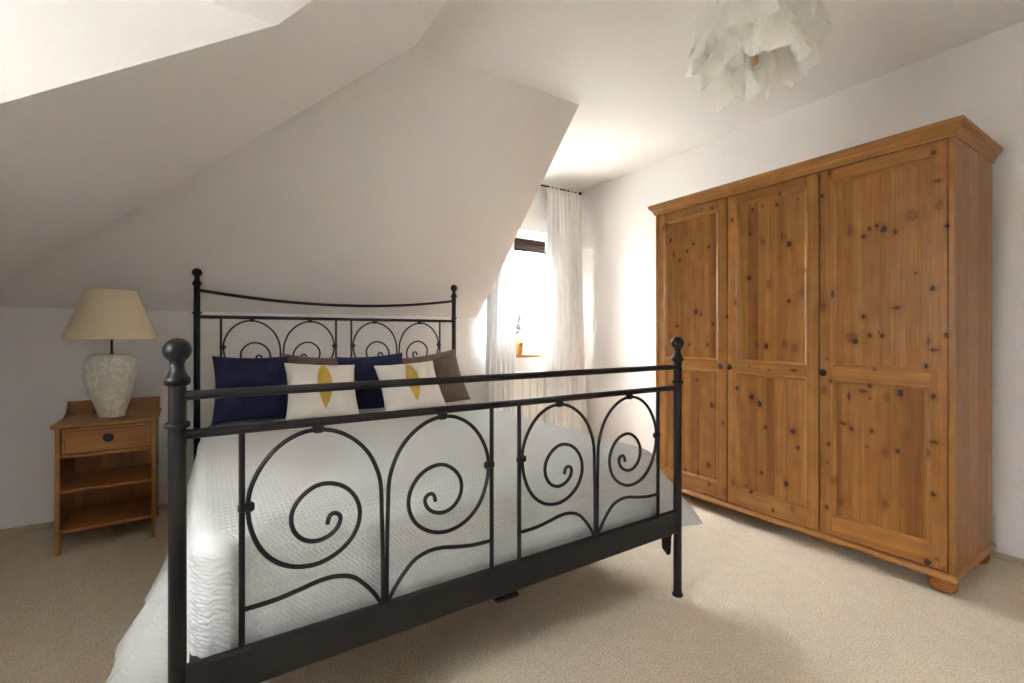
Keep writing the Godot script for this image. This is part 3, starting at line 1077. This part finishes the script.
# ------------------------------------------------------------------ wardrobe
func build_wardrobe() -> void:
	var rng := RandomNumberGenerator.new()
	rng.seed = 71
	var fx := 2.52            # plane of the doors
	var bk := 3.080
	var dn := 0.601           # near side
	var df := 2.099           # far side
	var lay := Rect2(-df, 0.0, 1.5, 1.9)
	var root := thing("wardrobe", "large pine wardrobe with three knotty panelled doors against the right wall", "wardrobe", P((fx + bk) / 2.0, (dn + df) / 2.0, 0))
	var wood := func(lo: Vector3, hi: Vector3, bevel: float, grain: int, front := true) -> MB:
		var mb := MB.new()
		mb.grain = grain
		mb.off = Vector2(rng.randf() * 3.0, rng.randf() * 3.0)
		if front:
			mb.second = lay
		mb.box(lo, hi, bevel)
		return mb
	# carcass: sides of glued boards, top, bottom, back
	for e in [[dn, dn + 0.018], [df - 0.018, df]]:
		var side := group_part("side_panel", root)
		part("front_edge", wood.call(P(fx, e[0], 0.088), P(fx + 0.028, e[1], 1.868), 0.002, 1), M.front[0], side)
		var x := fx + 0.028
		while x < bk - 0.001:
			var x2: float = minf(x + rng.randf_range(0.06, 0.095), bk)
			if bk - x2 < 0.03:
				x2 = bk
			part("lamella", wood.call(P(x, e[0], 0.088), P(x2, e[1], 1.868), 0.0006, 1, false), M.pine[rng.randi() % 3], side)
			x = x2
	part("top_board", wood.call(P(fx + 0.024, dn + 0.018, 1.85), P(bk, df - 0.018, 1.868), 0.0, 2, false), M.pine[0], root)
	part("bottom_board", wood.call(P(fx + 0.024, dn + 0.018, 0.088), P(bk, df - 0.018, 0.106), 0.0, 2, false), M.pine[0], root)
	part("back_panel", wood.call(P(bk - 0.006, dn + 0.018, 0.106), P(bk, df - 0.018, 1.85), 0.0, 1, false), M.pine[1], root)
	# plinth moulding and crown, swept round front and sides
	var prof_base := [[0.0, 0.060], [0.006, 0.060], [0.010, 0.063], [0.012, 0.069], [0.012, 0.077], [0.009, 0.083], [0.004, 0.087], [0.0, 0.088]]
	part("plinth_moulding", swept(prof_base, fx, bk, dn, df), M.pine[0], root)
	var prof_crown := [[0.0, 1.862], [0.006, 1.862], [0.007, 1.868], [0.010, 1.873], [0.014, 1.883], [0.021, 1.893], [0.029, 1.900], [0.032, 1.903], [0.032, 1.908], [0.036, 1.911], [0.036, 1.923], [0.033, 1.926], [0.0, 1.926]]
	part("crown_moulding", swept(prof_crown, fx, bk, dn, df), M.pine[0], root)
	part("top_cover", wood.call(P(fx, dn, 1.905), P(bk, df, 1.924), 0.0, 2, false), M.pine[1], root)
	part("base_board", wood.call(P(fx + 0.002, dn + 0.002, 0.061), P(bk, df - 0.002, 0.087), 0.0, 2, false), M.pine[1], root)
	# bun feet
	for x in [fx + 0.045, bk - 0.06]:
		for d in [dn + 0.045, df - 0.045]:
			var mb := MB.new()
			mb.lathe([[0.0, 0.0], [0.034, 0.0], [0.040, 0.004], [0.045, 0.014], [0.0475, 0.028], [0.0465, 0.042], [0.043, 0.052], [0.041, 0.061], [0.0, 0.061]], P(x, d, 0), 24, Vector2(1, 3))
			part("foot", mb, M.foot, root)
	# doors
	var doors := [[2.079, 1.588, -1], [1.580, 1.101, 1], [1.094, 0.621, 1]]
	for q in doors:
		var a: float = q[0]      # far edge
		var b: float = q[1]      # near edge
		var door := group_part("door", root)
		var st := 0.052
		var y0 := 0.094
		var y1 := 1.858
		for e in [[a, a - st], [b + st, b]]:
			part("stile", wood.call(P(fx, e[0], y0), P(fx + 0.022, e[1], y1), 0.0025, 1), M.front[rng.randi() % 3], door)
		for e in [[y0, 0.180], [0.845, 0.905], [1.803, y1]]:
			part("rail", wood.call(P(fx + 0.0005, a - st, e[0]), P(fx + 0.022, b + st, e[1]), 0.0015, 2), M.front[rng.randi() % 3], door)
		for e in [[0.180, 0.845], [0.905, 1.803]]:
			# boards of the panel
			var d := a - st
			var end := b + st
			while d > end + 0.001:
				var d2: float = maxf(d - rng.randf_range(0.036, 0.064), end)
				if d2 - end < 0.022:
					d2 = end
				part("lamella", wood.call(P(fx + 0.012, d, e[0]), P(fx + 0.020, d2, e[1]), 0.0004, 1), M.front[rng.randi() % 5], door)
				d = d2
			part("panel_moulding", bevel_frame(fx, a - st, b + st, e[0], e[1], lay), M.front[0], door)
		var kd: float = b + 0.027 if q[2] < 0 else a - 0.020
		var mb := MB.new()
		var kp := P(fx, kd, 0.876)
		var rows := []
		for p in [[0.0, 0.0], [0.009, 0.0], [0.008, -0.008], [0.013, -0.012], [0.0165, -0.016], [0.0165, -0.019], [0.012, -0.022], [0.0, -0.023]]:
			var row := []
			for k in 17:
				var t := TAU * k / 16.0
				row.append(kp + Vector3(p[1], cos(t) * p[0], sin(t) * p[0]))
			rows.append(row)
		mb.grid(rows, false, [], true)
		part("knob", mb, M.knob, door)


# a moulding profile of (outward, height) carried along near side, front and far side with mitred corners
func swept(prof: Array, fx: float, bk: float, dn: float, df: float) -> MB:
	var mb := MB.new()
	mb.grain = 2
	for k in prof.size() - 1:
		var a: Array = prof[k]
		var b: Array = prof[k + 1]
		var out := Vector3(0, -(b[0] - a[0]), 0)
		var h: float = b[1] - a[1]
		mb.grain = 2
		mb.quad_out(P(fx - a[0], dn - a[0], a[1]), P(fx - a[0], df + a[0], a[1]), P(fx - b[0], df + b[0], b[1]), P(fx - b[0], dn - b[0], b[1]), out + Vector3(-h, 0, 0))
		mb.grain = 0
		mb.quad_out(P(bk, dn - a[0], a[1]), P(fx - a[0], dn - a[0], a[1]), P(fx - b[0], dn - b[0], b[1]), P(bk, dn - b[0], b[1]), out + Vector3(0, 0, h))
		mb.quad_out(P(bk, df + a[0], a[1]), P(fx - a[0], df + a[0], a[1]), P(fx - b[0], df + b[0], b[1]), P(bk, df + b[0], b[1]), out + Vector3(0, 0, -h))
	return mb


# a raised bead falling to the recessed panel, mitred round the opening
func bevel_frame(fx: float, a: float, b: float, y0: float, y1: float, lay: Rect2) -> MB:
	var mb := MB.new()
	mb.second = lay
	var prof := [[-0.004, 0.0], [-0.002, -0.003], [0.002, -0.004], [0.006, -0.002], [0.012, 0.006], [0.015, 0.0095], [0.016, 0.0125]]
	for k in prof.size() - 1:
		var p: Array = prof[k]
		var q: Array = prof[k + 1]
		var at := func(r: Array, i: int) -> Vector3:
			var dd: float = (a - r[0]) if i == 0 or i == 3 else (b + r[0])
			var yy: float = (y0 + r[0]) if i < 2 else (y1 - r[0])
			return P(fx + r[1], dd, yy)
		for i in 4:
			var j := (i + 1) % 4
			mb.grain = 2 if i % 2 == 0 else 1
			mb.quad_out(at.call(p, i), at.call(p, j), at.call(q, j), at.call(q, i), Vector3(-1, 0, 0))
	return mb

# ------------------------------------------------------------------ bedside table and lamp
func build_bedside() -> void:
	var rng := RandomNumberGenerator.new()
	rng.seed = 81
	var x0 := -0.622
	var x1 := -0.238
	var d0 := 3.067
	var d1 := 3.44
	var root := thing("bedside_table", "pine bedside table with one drawer and two open shelves", "bedside table", P((x0 + x1) / 2.0, (d0 + d1) / 2.0, 0))
	var wood := func(lo: Vector3, hi: Vector3, bevel: float, grain: int) -> MB:
		var mb := MB.new()
		mb.grain = grain
		mb.off = Vector2(rng.randf() * 3.0, rng.randf() * 3.0)
		mb.box(lo, hi, bevel)
		return mb
	root.rotation.y = deg_to_rad(2.0)
	# sides cut out at the foot into two legs
	for x in [x0, x1 - 0.018]:
		var side := group_part("side_panel", root)
		part("board", wood.call(P(x, d0, 0.09), P(x + 0.018, d1, 0.609), 0.0015, 1), M.pine[0], side)
		for e in [[d0, 1.0], [d1, -1.0]]:
			var mb := MB.new()
			mb.off = Vector2(rng.randf(), rng.randf())
			var pts := [P(x, e[0], 0.0), P(x, e[0], 0.0905)]
			for k in 7:
				var t := k / 6.0
				pts.append(P(x, e[0] + e[1] * (0.030 + 0.09 * pow(1.0 - t, 2.0)), 0.0905 * (1.0 - t)))
			mb.slab(pts, Vector3(0.018, 0, 0))
			part("leg", mb, M.pine[0], side)
	var xi := x0 + 0.018
	var xj := x1 - 0.018
	part("back_panel", wood.call(P(xi, d1 - 0.012, 0.095), P(xj, d1 - 0.004, 0.609), 0.0, 1), M.pine[1], root)
	for y in [0.100, 0.292, 0.462]:
		part("shelf", wood.call(P(xi, d0 + 0.004, y), P(xj, d1 - 0.012, y + 0.016), 0.003, 0), M.pine[2], root)
	var mb := MB.new()
	mb.grain = 0
	mb.box(P(x0 - 0.014, d0 - 0.016, 0.609), P(x1 + 0.012, d1 + 0.004, 0.629), 0.005)
	part("table_top", mb, M.pine[0], root)
	part("gallery", wood.call(P(x0 - 0.004, d1 - 0.014, 0.629), P(x1 + 0.004, d1 + 0.002, 0.698), 0.003, 0), M.pine[0], root)
	for x in [x0 - 0.006, x1 - 0.010]:
		mb = MB.new()
		var pts := [P(x, d1 - 0.014, 0.629), P(x, d1 - 0.014, 0.700)]
		for k in 9:
			var t := k / 8.0
			pts.append(P(x, d1 - 0.040 - 0.085 * pow(t, 1.6), 0.700 - 0.066 * pow(t, 0.62)))
		pts.append(P(x, d1 - 0.125, 0.629))
		mb.slab(pts, Vector3(0.016, 0, 0))
		part("gallery_end", mb, M.pine[0], root)
	var dr := group_part("drawer", root)
	part("drawer_front", wood.call(P(xi + 0.003, d0 + 0.006, 0.482), P(xj - 0.003, d0 + 0.024, 0.605), 0.003, 0), M.pine[0], dr)
	# fine groove round the front: a raised field
	part("drawer_field", wood.call(P(xi + 0.017, d0 + 0.001, 0.496), P(xj - 0.017, d0 + 0.008, 0.591), 0.0035, 0), M.pine[2], dr)
	part("drawer_box", wood.call(P(xi + 0.008, d0 + 0.024, 0.488), P(xj - 0.008, d1 - 0.03, 0.58), 0.0, 2), M.pine[1], dr)
	mb = MB.new()
	var rows := []
	var c := P((x0 + x1) / 2.0 + 0.004, d0 + 0.001, 0.546)
	for p in [[0.0, 0.0], [0.008, 0.0], [0.008, 0.007], [0.015, 0.011], [0.0195, 0.015], [0.0190, 0.018], [0.012, 0.021], [0.0, 0.021]]:
		var row := []
		for k in 17:
			var t := TAU * k / 16.0
			row.append(c + Vector3(cos(t) * p[0], sin(t) * p[0], p[1]))
		rows.append(row)
	mb.grid(rows, false, [], true)
	part("knob", mb, M.knob, dr)

	# lamp: round patterned base, thin stem, linen shade
	var lc := P(-0.428, 3.225, 0.6292)
	var lamp := thing("table_lamp", "table lamp with cream patterned round base and beige linen shade", "lamp", lc)
	var at := P(-0.428, 3.225, 0)
	mb = MB.new()
	var prof := []
	for p in [[0.0, 0.0], [0.053, 0.0], [0.056, 0.004], [0.061, 0.03], [0.075, 0.075], [0.092, 0.13], [0.103, 0.185], [0.1065, 0.225], [0.1045, 0.265], [0.098, 0.298], [0.088, 0.318], [0.076, 0.327], [0.0, 0.329]]:
		prof.append([p[0], p[1] + 0.629])
	mb.lathe(prof, at, 48, Vector2(1, 3))
	part("lamp_base", mb, M.vase, lamp)
	mb = MB.new()
	mb.lathe([[0.0, 0.956], [0.011, 0.956], [0.011, 0.961], [0.0052, 0.963], [0.0052, 1.035], [0.0130, 1.038], [0.0145, 1.05], [0.0145, 1.10], [0.0, 1.10]], at, 16)
	part("stem", mb, M.rod, lamp)
	mb = MB.new()
	mb.lathe([[0.0, 1.10], [0.013, 1.10], [0.015, 1.12], [0.028, 1.15], [0.031, 1.175], [0.026, 1.198], [0.012, 1.207], [0.0, 1.208]], at, 20)
	part("bulb", mb, M.plastic, lamp)
	mb = MB.new()
	mb.lathe([[0.1915, 1.036], [0.1925, 1.038], [0.192, 1.045], [0.103, 1.293], [0.1015, 1.295], [0.100, 1.293], [0.189, 1.045], [0.1895, 1.037], [0.1915, 1.036]], at, 64, Vector2(4, 3))
	var sh := part("lamp_shade", mb, M.shade, lamp)
	mb = MB.new()
	for k in 3:
		var a := TAU * k / 3.0 + 0.4
		mb.tube([at + Vector3(0.0145 * cos(a), 1.09, 0.0145 * sin(a)), at + Vector3(0.08 * cos(a), 1.10, 0.08 * sin(a)), at + Vector3(0.172 * cos(a), 1.10, 0.172 * sin(a))], 0.0015, 6)
	part("shade_carrier", mb, M.rod, sh)

# ------------------------------------------------------------------ curtains
func build_curtains() -> void:
	var dr := HEAD - 0.118
	var rod := thing("curtain_rod", "thin black curtain rod above the dormer window", "curtain rod", P(2.48, dr, 2.42))
	var mb := MB.new()
	mb.tube([P(1.965, dr, 2.43), P(2.44, dr, 2.43), P(3.005, dr, 2.43)], 0.0085, 12)
	part("rod", mb, M.rod, rod)
	mb = MB.new()
	mb.tube([P(3.005, dr, 2.43), P(3.012, dr, 2.43), P(3.03, dr, 2.43), P(3.035, dr, 2.43)], [0.0085, 0.014, 0.014, 0.009], 14)
	part("finial", mb, M.rod, rod)
	for x in [1.99, 2.995]:
		mb = MB.new()
		mb.tube([P(x, dr, 2.43), P(x, dr + 0.05, 2.43), P(x, HEAD, 2.43)], 0.005, 8)
		mb.box(P(x - 0.012, HEAD - 0.006, 2.40), P(x + 0.012, HEAD, 2.46), 0.002)
		part("bracket", mb, M.rod, rod)
	drape("sheer_curtain", "left white sheer curtain beside the sloping ceiling edge", 1.975, 2.25, 1.955, 2.268, dr, 91, 6.0)
	drape("sheer_curtain", "right white sheer curtain hanging in the corner by the right wall", 2.617, 2.995, 2.602, 3.085, dr, 92, 8.0)


func drape(called: String, label: String, a0: float, a1: float, b0: float, b1: float, d: float, seed_: int, folds: float) -> void:
	var f := noise(seed_, 1.0, 2)
	var n := 130
	var rows := []
	for i in 61:
		var t := i / 60.0
		var y := lerpf(2.462, 0.015, t)
		var row := []
		for j in n + 1:
			var s := j / float(n)
			var x := lerpf(lerpf(a0, b0, t), lerpf(a1, b1, t), s)
			var amp := lerpf(0.012, 0.026, smoothstep(0.0, 0.35, t)) * (0.75 + 0.4 * f.get_noise_2d(s * 3.0, 7.0))
			var ph := s * folds * TAU + 1.4 * f.get_noise_2d(s * 2.0, t * 0.5) * smoothstep(0.0, 1.0, t)
			var z := sin(ph) * amp + 0.012 * f.get_noise_2d(s * 5.0, t * 2.0 + 9.0)
			# the heading: fine gathers on the rod
			if t < 0.035:
				z = z * 0.6 + 0.006 * sin(s * folds * 4.0 * TAU) + 0.010 * (1.0 - absf(t - 0.011) / 0.024)
			x += 0.006 * cos(ph) * t
			row.append(P(x, d - 0.012 + z, y))
		rows.append(row)
	var mb := MB.new()
	mb.grid(rows)
	var c := thing(called, label, "curtain", P((a0 + a1) / 2.0, d, 0), "white sheer curtains")
	part("cloth", mb, M.sheer, c)

# ------------------------------------------------------------------ radiator and plant
func build_radiator_and_plant() -> void:
	var r := thing("radiator", "white sectional radiator under the dormer window sill", "radiator", P(2.40, HEAD - 0.06, 0))
	var y0 := 0.17
	var y1 := 0.73
	for k in 9:
		var x := 2.04 + k * 0.082
		var mb := MB.new()
		mb.box(P(x + 0.002, HEAD - 0.085, y0), P(x + 0.0785, HEAD - 0.070, y1 - 0.035), 0.004)
		mb.box(P(x + 0.030, HEAD - 0.070, y0), P(x + 0.050, HEAD - 0.04, y1 - 0.03), 0.003)
		mb.box(P(x + 0.004, HEAD - 0.080, y1 - 0.06), P(x + 0.076, HEAD - 0.030, y1 - 0.045), 0.003)
		mb.box(P(x + 0.004, HEAD - 0.088, y1 - 0.016), P(x + 0.076, HEAD - 0.035, y1), 0.005)
		mb.box(P(x + 0.034, HEAD - 0.080, y1 - 0.05), P(x + 0.046, HEAD - 0.04, y1 - 0.01), 0.002)
		part("section", mb, M.radiator, r)
	for x in [2.055, 2.76]:
		var mb := MB.new()
		mb.tube([P(x, HEAD - 0.055, 0.0), P(x, HEAD - 0.055, 0.1), P(x, HEAD - 0.055, y0 + 0.03)], 0.009, 10)
		part("pipe", mb, M.radiator, r)

	var c := P(2.355, HEAD - 0.02, 0.880)
	var pot := thing("potted_plant", "small green potted plant on the window sill", "potted plant", c)
	var mb := MB.new()
	mb.lathe([[0.0, 0.0], [0.044, 0.0], [0.047, 0.003], [0.058, 0.108], [0.060, 0.110], [0.058, 0.112], [0.054, 0.110], [0.051, 0.09], [0.0, 0.09]], c, 28, Vector2(1, 1))
	part("pot", mb, M.pot, pot)
	mb = MB.new()
	mb.lathe([[0.0, 0.098], [0.03, 0.096], [0.052, 0.091]], c, 16)
	part("soil", mb, M.soil, pot)
	var rng := RandomNumberGenerator.new()
	rng.seed = 95
	mb = MB.new()
	for k in 240:
		var a := rng.randf() * TAU
		var e := rng.randf_range(0.0, 1.0)
		var rr := 0.074 * sqrt(rng.randf())
		var p := c + Vector3(cos(a) * rr, 0.105 + 0.085 * (1.0 - pow(rr / 0.08, 2.0)) * e + 0.01 * rng.randf(), sin(a) * rr)
		var dir := Vector3(cos(a), rng.randf_range(0.0, 1.2), sin(a)).normalized()
		var side := dir.cross(Vector3(rng.randf() - 0.5, 1, rng.randf() - 0.5)).normalized()
		var lift := side.cross(dir) * 0.003
		var l := rng.randf_range(0.014, 0.024)
		var tip := p + dir * l
		var m1 := p + dir * l * 0.5 + side * l * 0.36 - lift
		var m2 := p + dir * l * 0.5 - side * l * 0.36 - lift
		mb.tri_out(p, m1, tip, Vector3.UP)
		mb.tri_out(p, tip, m2, Vector3.UP)
	var lv := part("leaves", mb, M.leaf, pot)
	lv.set_meta("kind", "stuff")
	mb = MB.new()
	for k in 14:
		var a := rng.randf() * TAU
		mb.tube([c + Vector3(0.01 * cos(a), 0.09, 0.01 * sin(a)), c + Vector3(0.03 * cos(a), 0.125, 0.03 * sin(a)), c + Vector3(0.05 * cos(a), 0.15, 0.05 * sin(a))], 0.0012, 5)
	part("stems", mb, M.leaf, pot)

# ------------------------------------------------------------------ paper pendant
func build_pendant() -> void:
	var c := P(1.575, 0.885, 2.03)
	var root := thing("pendant_lamp", "crumpled white paper pendant lamp hanging from the ceiling", "pendant lamp", c)
	var mb := MB.new()
	mb.lathe([[0.0, CEIL], [0.045, CEIL], [0.044, CEIL - 0.02], [0.03, CEIL - 0.032], [0.0, CEIL - 0.034]], P(1.575, 0.885, 0), 24)
	part("ceiling_rose", mb, M.white, root)
	mb = MB.new()
	mb.tube([c + Vector3(0, 0.07, 0), c + Vector3(0, 0.2, 0), Vector3(c.x, CEIL - 0.03, c.z)], 0.003, 8)
	part("cord", mb, M.white, root)
	var at := Vector3(c.x, 0, c.z)
	mb = MB.new()
	mb.lathe([[0.0, 2.10], [0.012, 2.10], [0.019, 2.092], [0.020, 2.04], [0.015, 2.036], [0.0, 2.036]], at, 20)
	part("socket", mb, M.brass, root)
	mb = MB.new()
	var prof := [[0.0, 2.036], [0.012, 2.036], [0.013, 2.022]]
	for k in 11:
		var a := lerpf(0.95, -PI / 2.0, k / 10.0)
		prof.append([0.027 * cos(a), 1.996 + 0.027 * sin(a)])
	mb.lathe(prof, at, 20)
	var bulb := part("bulb", mb, M.bulb, root)
	mb = MB.new()
	for k in 4:
		var a := TAU * k / 4.0
		mb.tube([at + Vector3(0.003 * cos(a), 2.022, 0.003 * sin(a)), at + Vector3(0.010 * cos(a), 2.005, 0.010 * sin(a)), at + Vector3(0.004 * cos(a), 1.984, 0.004 * sin(a))], 0.0022, 6)
	part("filament", mb, M.amber, bulb)
	# sheets of crumpled paper in three tiers, each bent round the lamp: count, top, bottom, radius above and below, half width
	var rng := RandomNumberGenerator.new()
	rng.seed = 105
	for tier in [[5, 2.37, 2.09, 0.11, 0.165, 0.95], [6, 2.21, 2.035, 0.14, 0.235, 0.72], [6, 2.14, 1.955, 0.16, 0.185, 0.70]]:
		for k in tier[0]:
			var az: float = TAU * (k + rng.randf_range(-0.12, 0.12)) / tier[0] + tier[1] * 9.0
			part("paper_sheet", paper_sheet(at, az, tier, rng.randf_range(-0.3, 0.3), rng.randi() % 1000), M.paper, root)


func paper_sheet(at: Vector3, az: float, tier: Array, skew: float, seed_: int) -> MB:
	var crease := noise(seed_, 1.0, 1, FastNoiseLite.TYPE_CELLULAR)
	crease.cellular_return_type = FastNoiseLite.RETURN_DISTANCE2_SUB
	var fold := noise(seed_ + 3, 1.0, 1, FastNoiseLite.TYPE_CELLULAR)
	fold.cellular_return_type = FastNoiseLite.RETURN_DISTANCE
	var bend := noise(seed_ + 1, 1.0, 1)
	var n := 18
	var rows := []
	for i in n + 1:
		var row := []
		for j in n + 1:
			var u := j / float(n) * 2.0 - 1.0
			var v := i / float(n)
			var a: float = az + u * tier[5] * (0.8 + 0.25 * v) + skew * (v - 0.5)
			var edge := absf(u) * absf(u)
			var rr: float = lerpf(tier[3], tier[4], v) + 0.03 * edge * edge * (0.4 + v)
			rr += 0.03 * bend.get_noise_2d(u * 1.3, v * 1.3) + 0.034 * crease.get_noise_2d(u * 1.1, v * 1.1) + 0.022 * fold.get_noise_2d(u * 2.0, v * 2.0 + 3.0)
			var y: float = lerpf(tier[1], tier[2], v) + skew * u * 0.09 + 0.035 * bend.get_noise_2d(u * 1.5 + 9.0, v) - 0.008 * edge * v
			row.append(at + Vector3(cos(a) * rr, y, sin(a) * rr))
		rows.append(row)
	var mb := MB.new()
	mb.grid(rows, false, [], false, true)
	return mb

# ------------------------------------------------------------------ outside
func build_outside() -> void:
	var mb := MB.new()
	mb.box(P(-60, 80, -3.4), P(80, -60, -3.2), 0.0)
	var g := struct("ground", mb, M.grass, "pale gravel yard below the house")
	g.set_meta("kind", "structure")
	var rng := RandomNumberGenerator.new()
	rng.seed = 111
	conifer(P(15.0, 22.0, -3.2), 6.1, 1.6, rng)
	broadleaf("shrub_tree", "pale green leafy tree left of the spruce outside the window", P(7.3, 12.3, -3.2), 4.0, 1.0, rng)
	broadleaf("shrub_tree", "pale green leafy bush in front of the spruce outside the window", P(10.9, 15.6, -3.2), 4.4, 1.2, rng)


func conifer(at: Vector3, h: float, r: float, rng: RandomNumberGenerator) -> void:
	var t := thing("spruce_tree", "grey green spruce outside the dormer window", "tree", at)
	var mb := MB.new()
	mb.tube([at, at + Vector3(0, h * 0.5, 0), at + Vector3(0, h, 0)], [0.1, 0.06, 0.01], 8)
	part("trunk", mb, M.bark, t)
	mb = MB.new()
	for k in 900:
		var y := pow(rng.randf(), 0.8)
		var a := rng.randf() * TAU
		var l := r * (1.05 - y) * rng.randf_range(0.55, 1.1) + 0.06
		var p := at + Vector3(0, h * (0.08 + 0.92 * y), 0)
		var dir := Vector3(cos(a), -0.25 + 0.5 * y, sin(a))
		var side := Vector3(-sin(a), 0, cos(a)) * l * 0.22
		var s := p + dir * l * 0.15
		var tip := p + dir * l + Vector3(0, -0.06, 0)
		var m := p + dir * l * 0.55
		mb.tri_out(s, m + side, tip, Vector3.UP)
		mb.tri_out(s, tip, m - side, Vector3.UP)
		mb.tri_out(s, m + Vector3(0, -l * 0.22, 0), tip, Vector3(-sin(a), 0, cos(a)))
	var f := part("needles", mb, M.needles, t)
	f.set_meta("kind", "stuff")


func broadleaf(called: String, label: String, at: Vector3, h: float, r: float, rng: RandomNumberGenerator) -> void:
	var t := thing(called, label, "tree", at, "leafy trees outside the window")
	var mb := MB.new()
	mb.tube([at, at + Vector3(0.05, h * 0.4, 0), at + Vector3(0, h * 0.85, 0)], [0.09, 0.07, 0.02], 8)
	part("trunk", mb, M.bark, t)
	mb = MB.new()
	for k in 1600:
		var d := Vector3(rng.randfn(), rng.randfn(), rng.randfn()).normalized() * pow(rng.randf(), 0.4)
		var p := at + Vector3(0, h - r * 1.3, 0) + Vector3(d.x * r, d.y * r * 1.3, d.z * r)
		var a := Vector3(rng.randfn(), rng.randfn(), rng.randfn()).normalized() * 0.11
		var b := a.cross(Vector3(rng.randfn(), rng.randfn(), rng.randfn())).normalized() * 0.07
		mb.tri_out(p - a, p + b, p + a, Vector3.UP)
		mb.tri_out(p - a, p + a, p - b, Vector3.UP)
	var f := part("leaves", mb, M.foliage, t)
	f.set_meta("kind", "stuff")
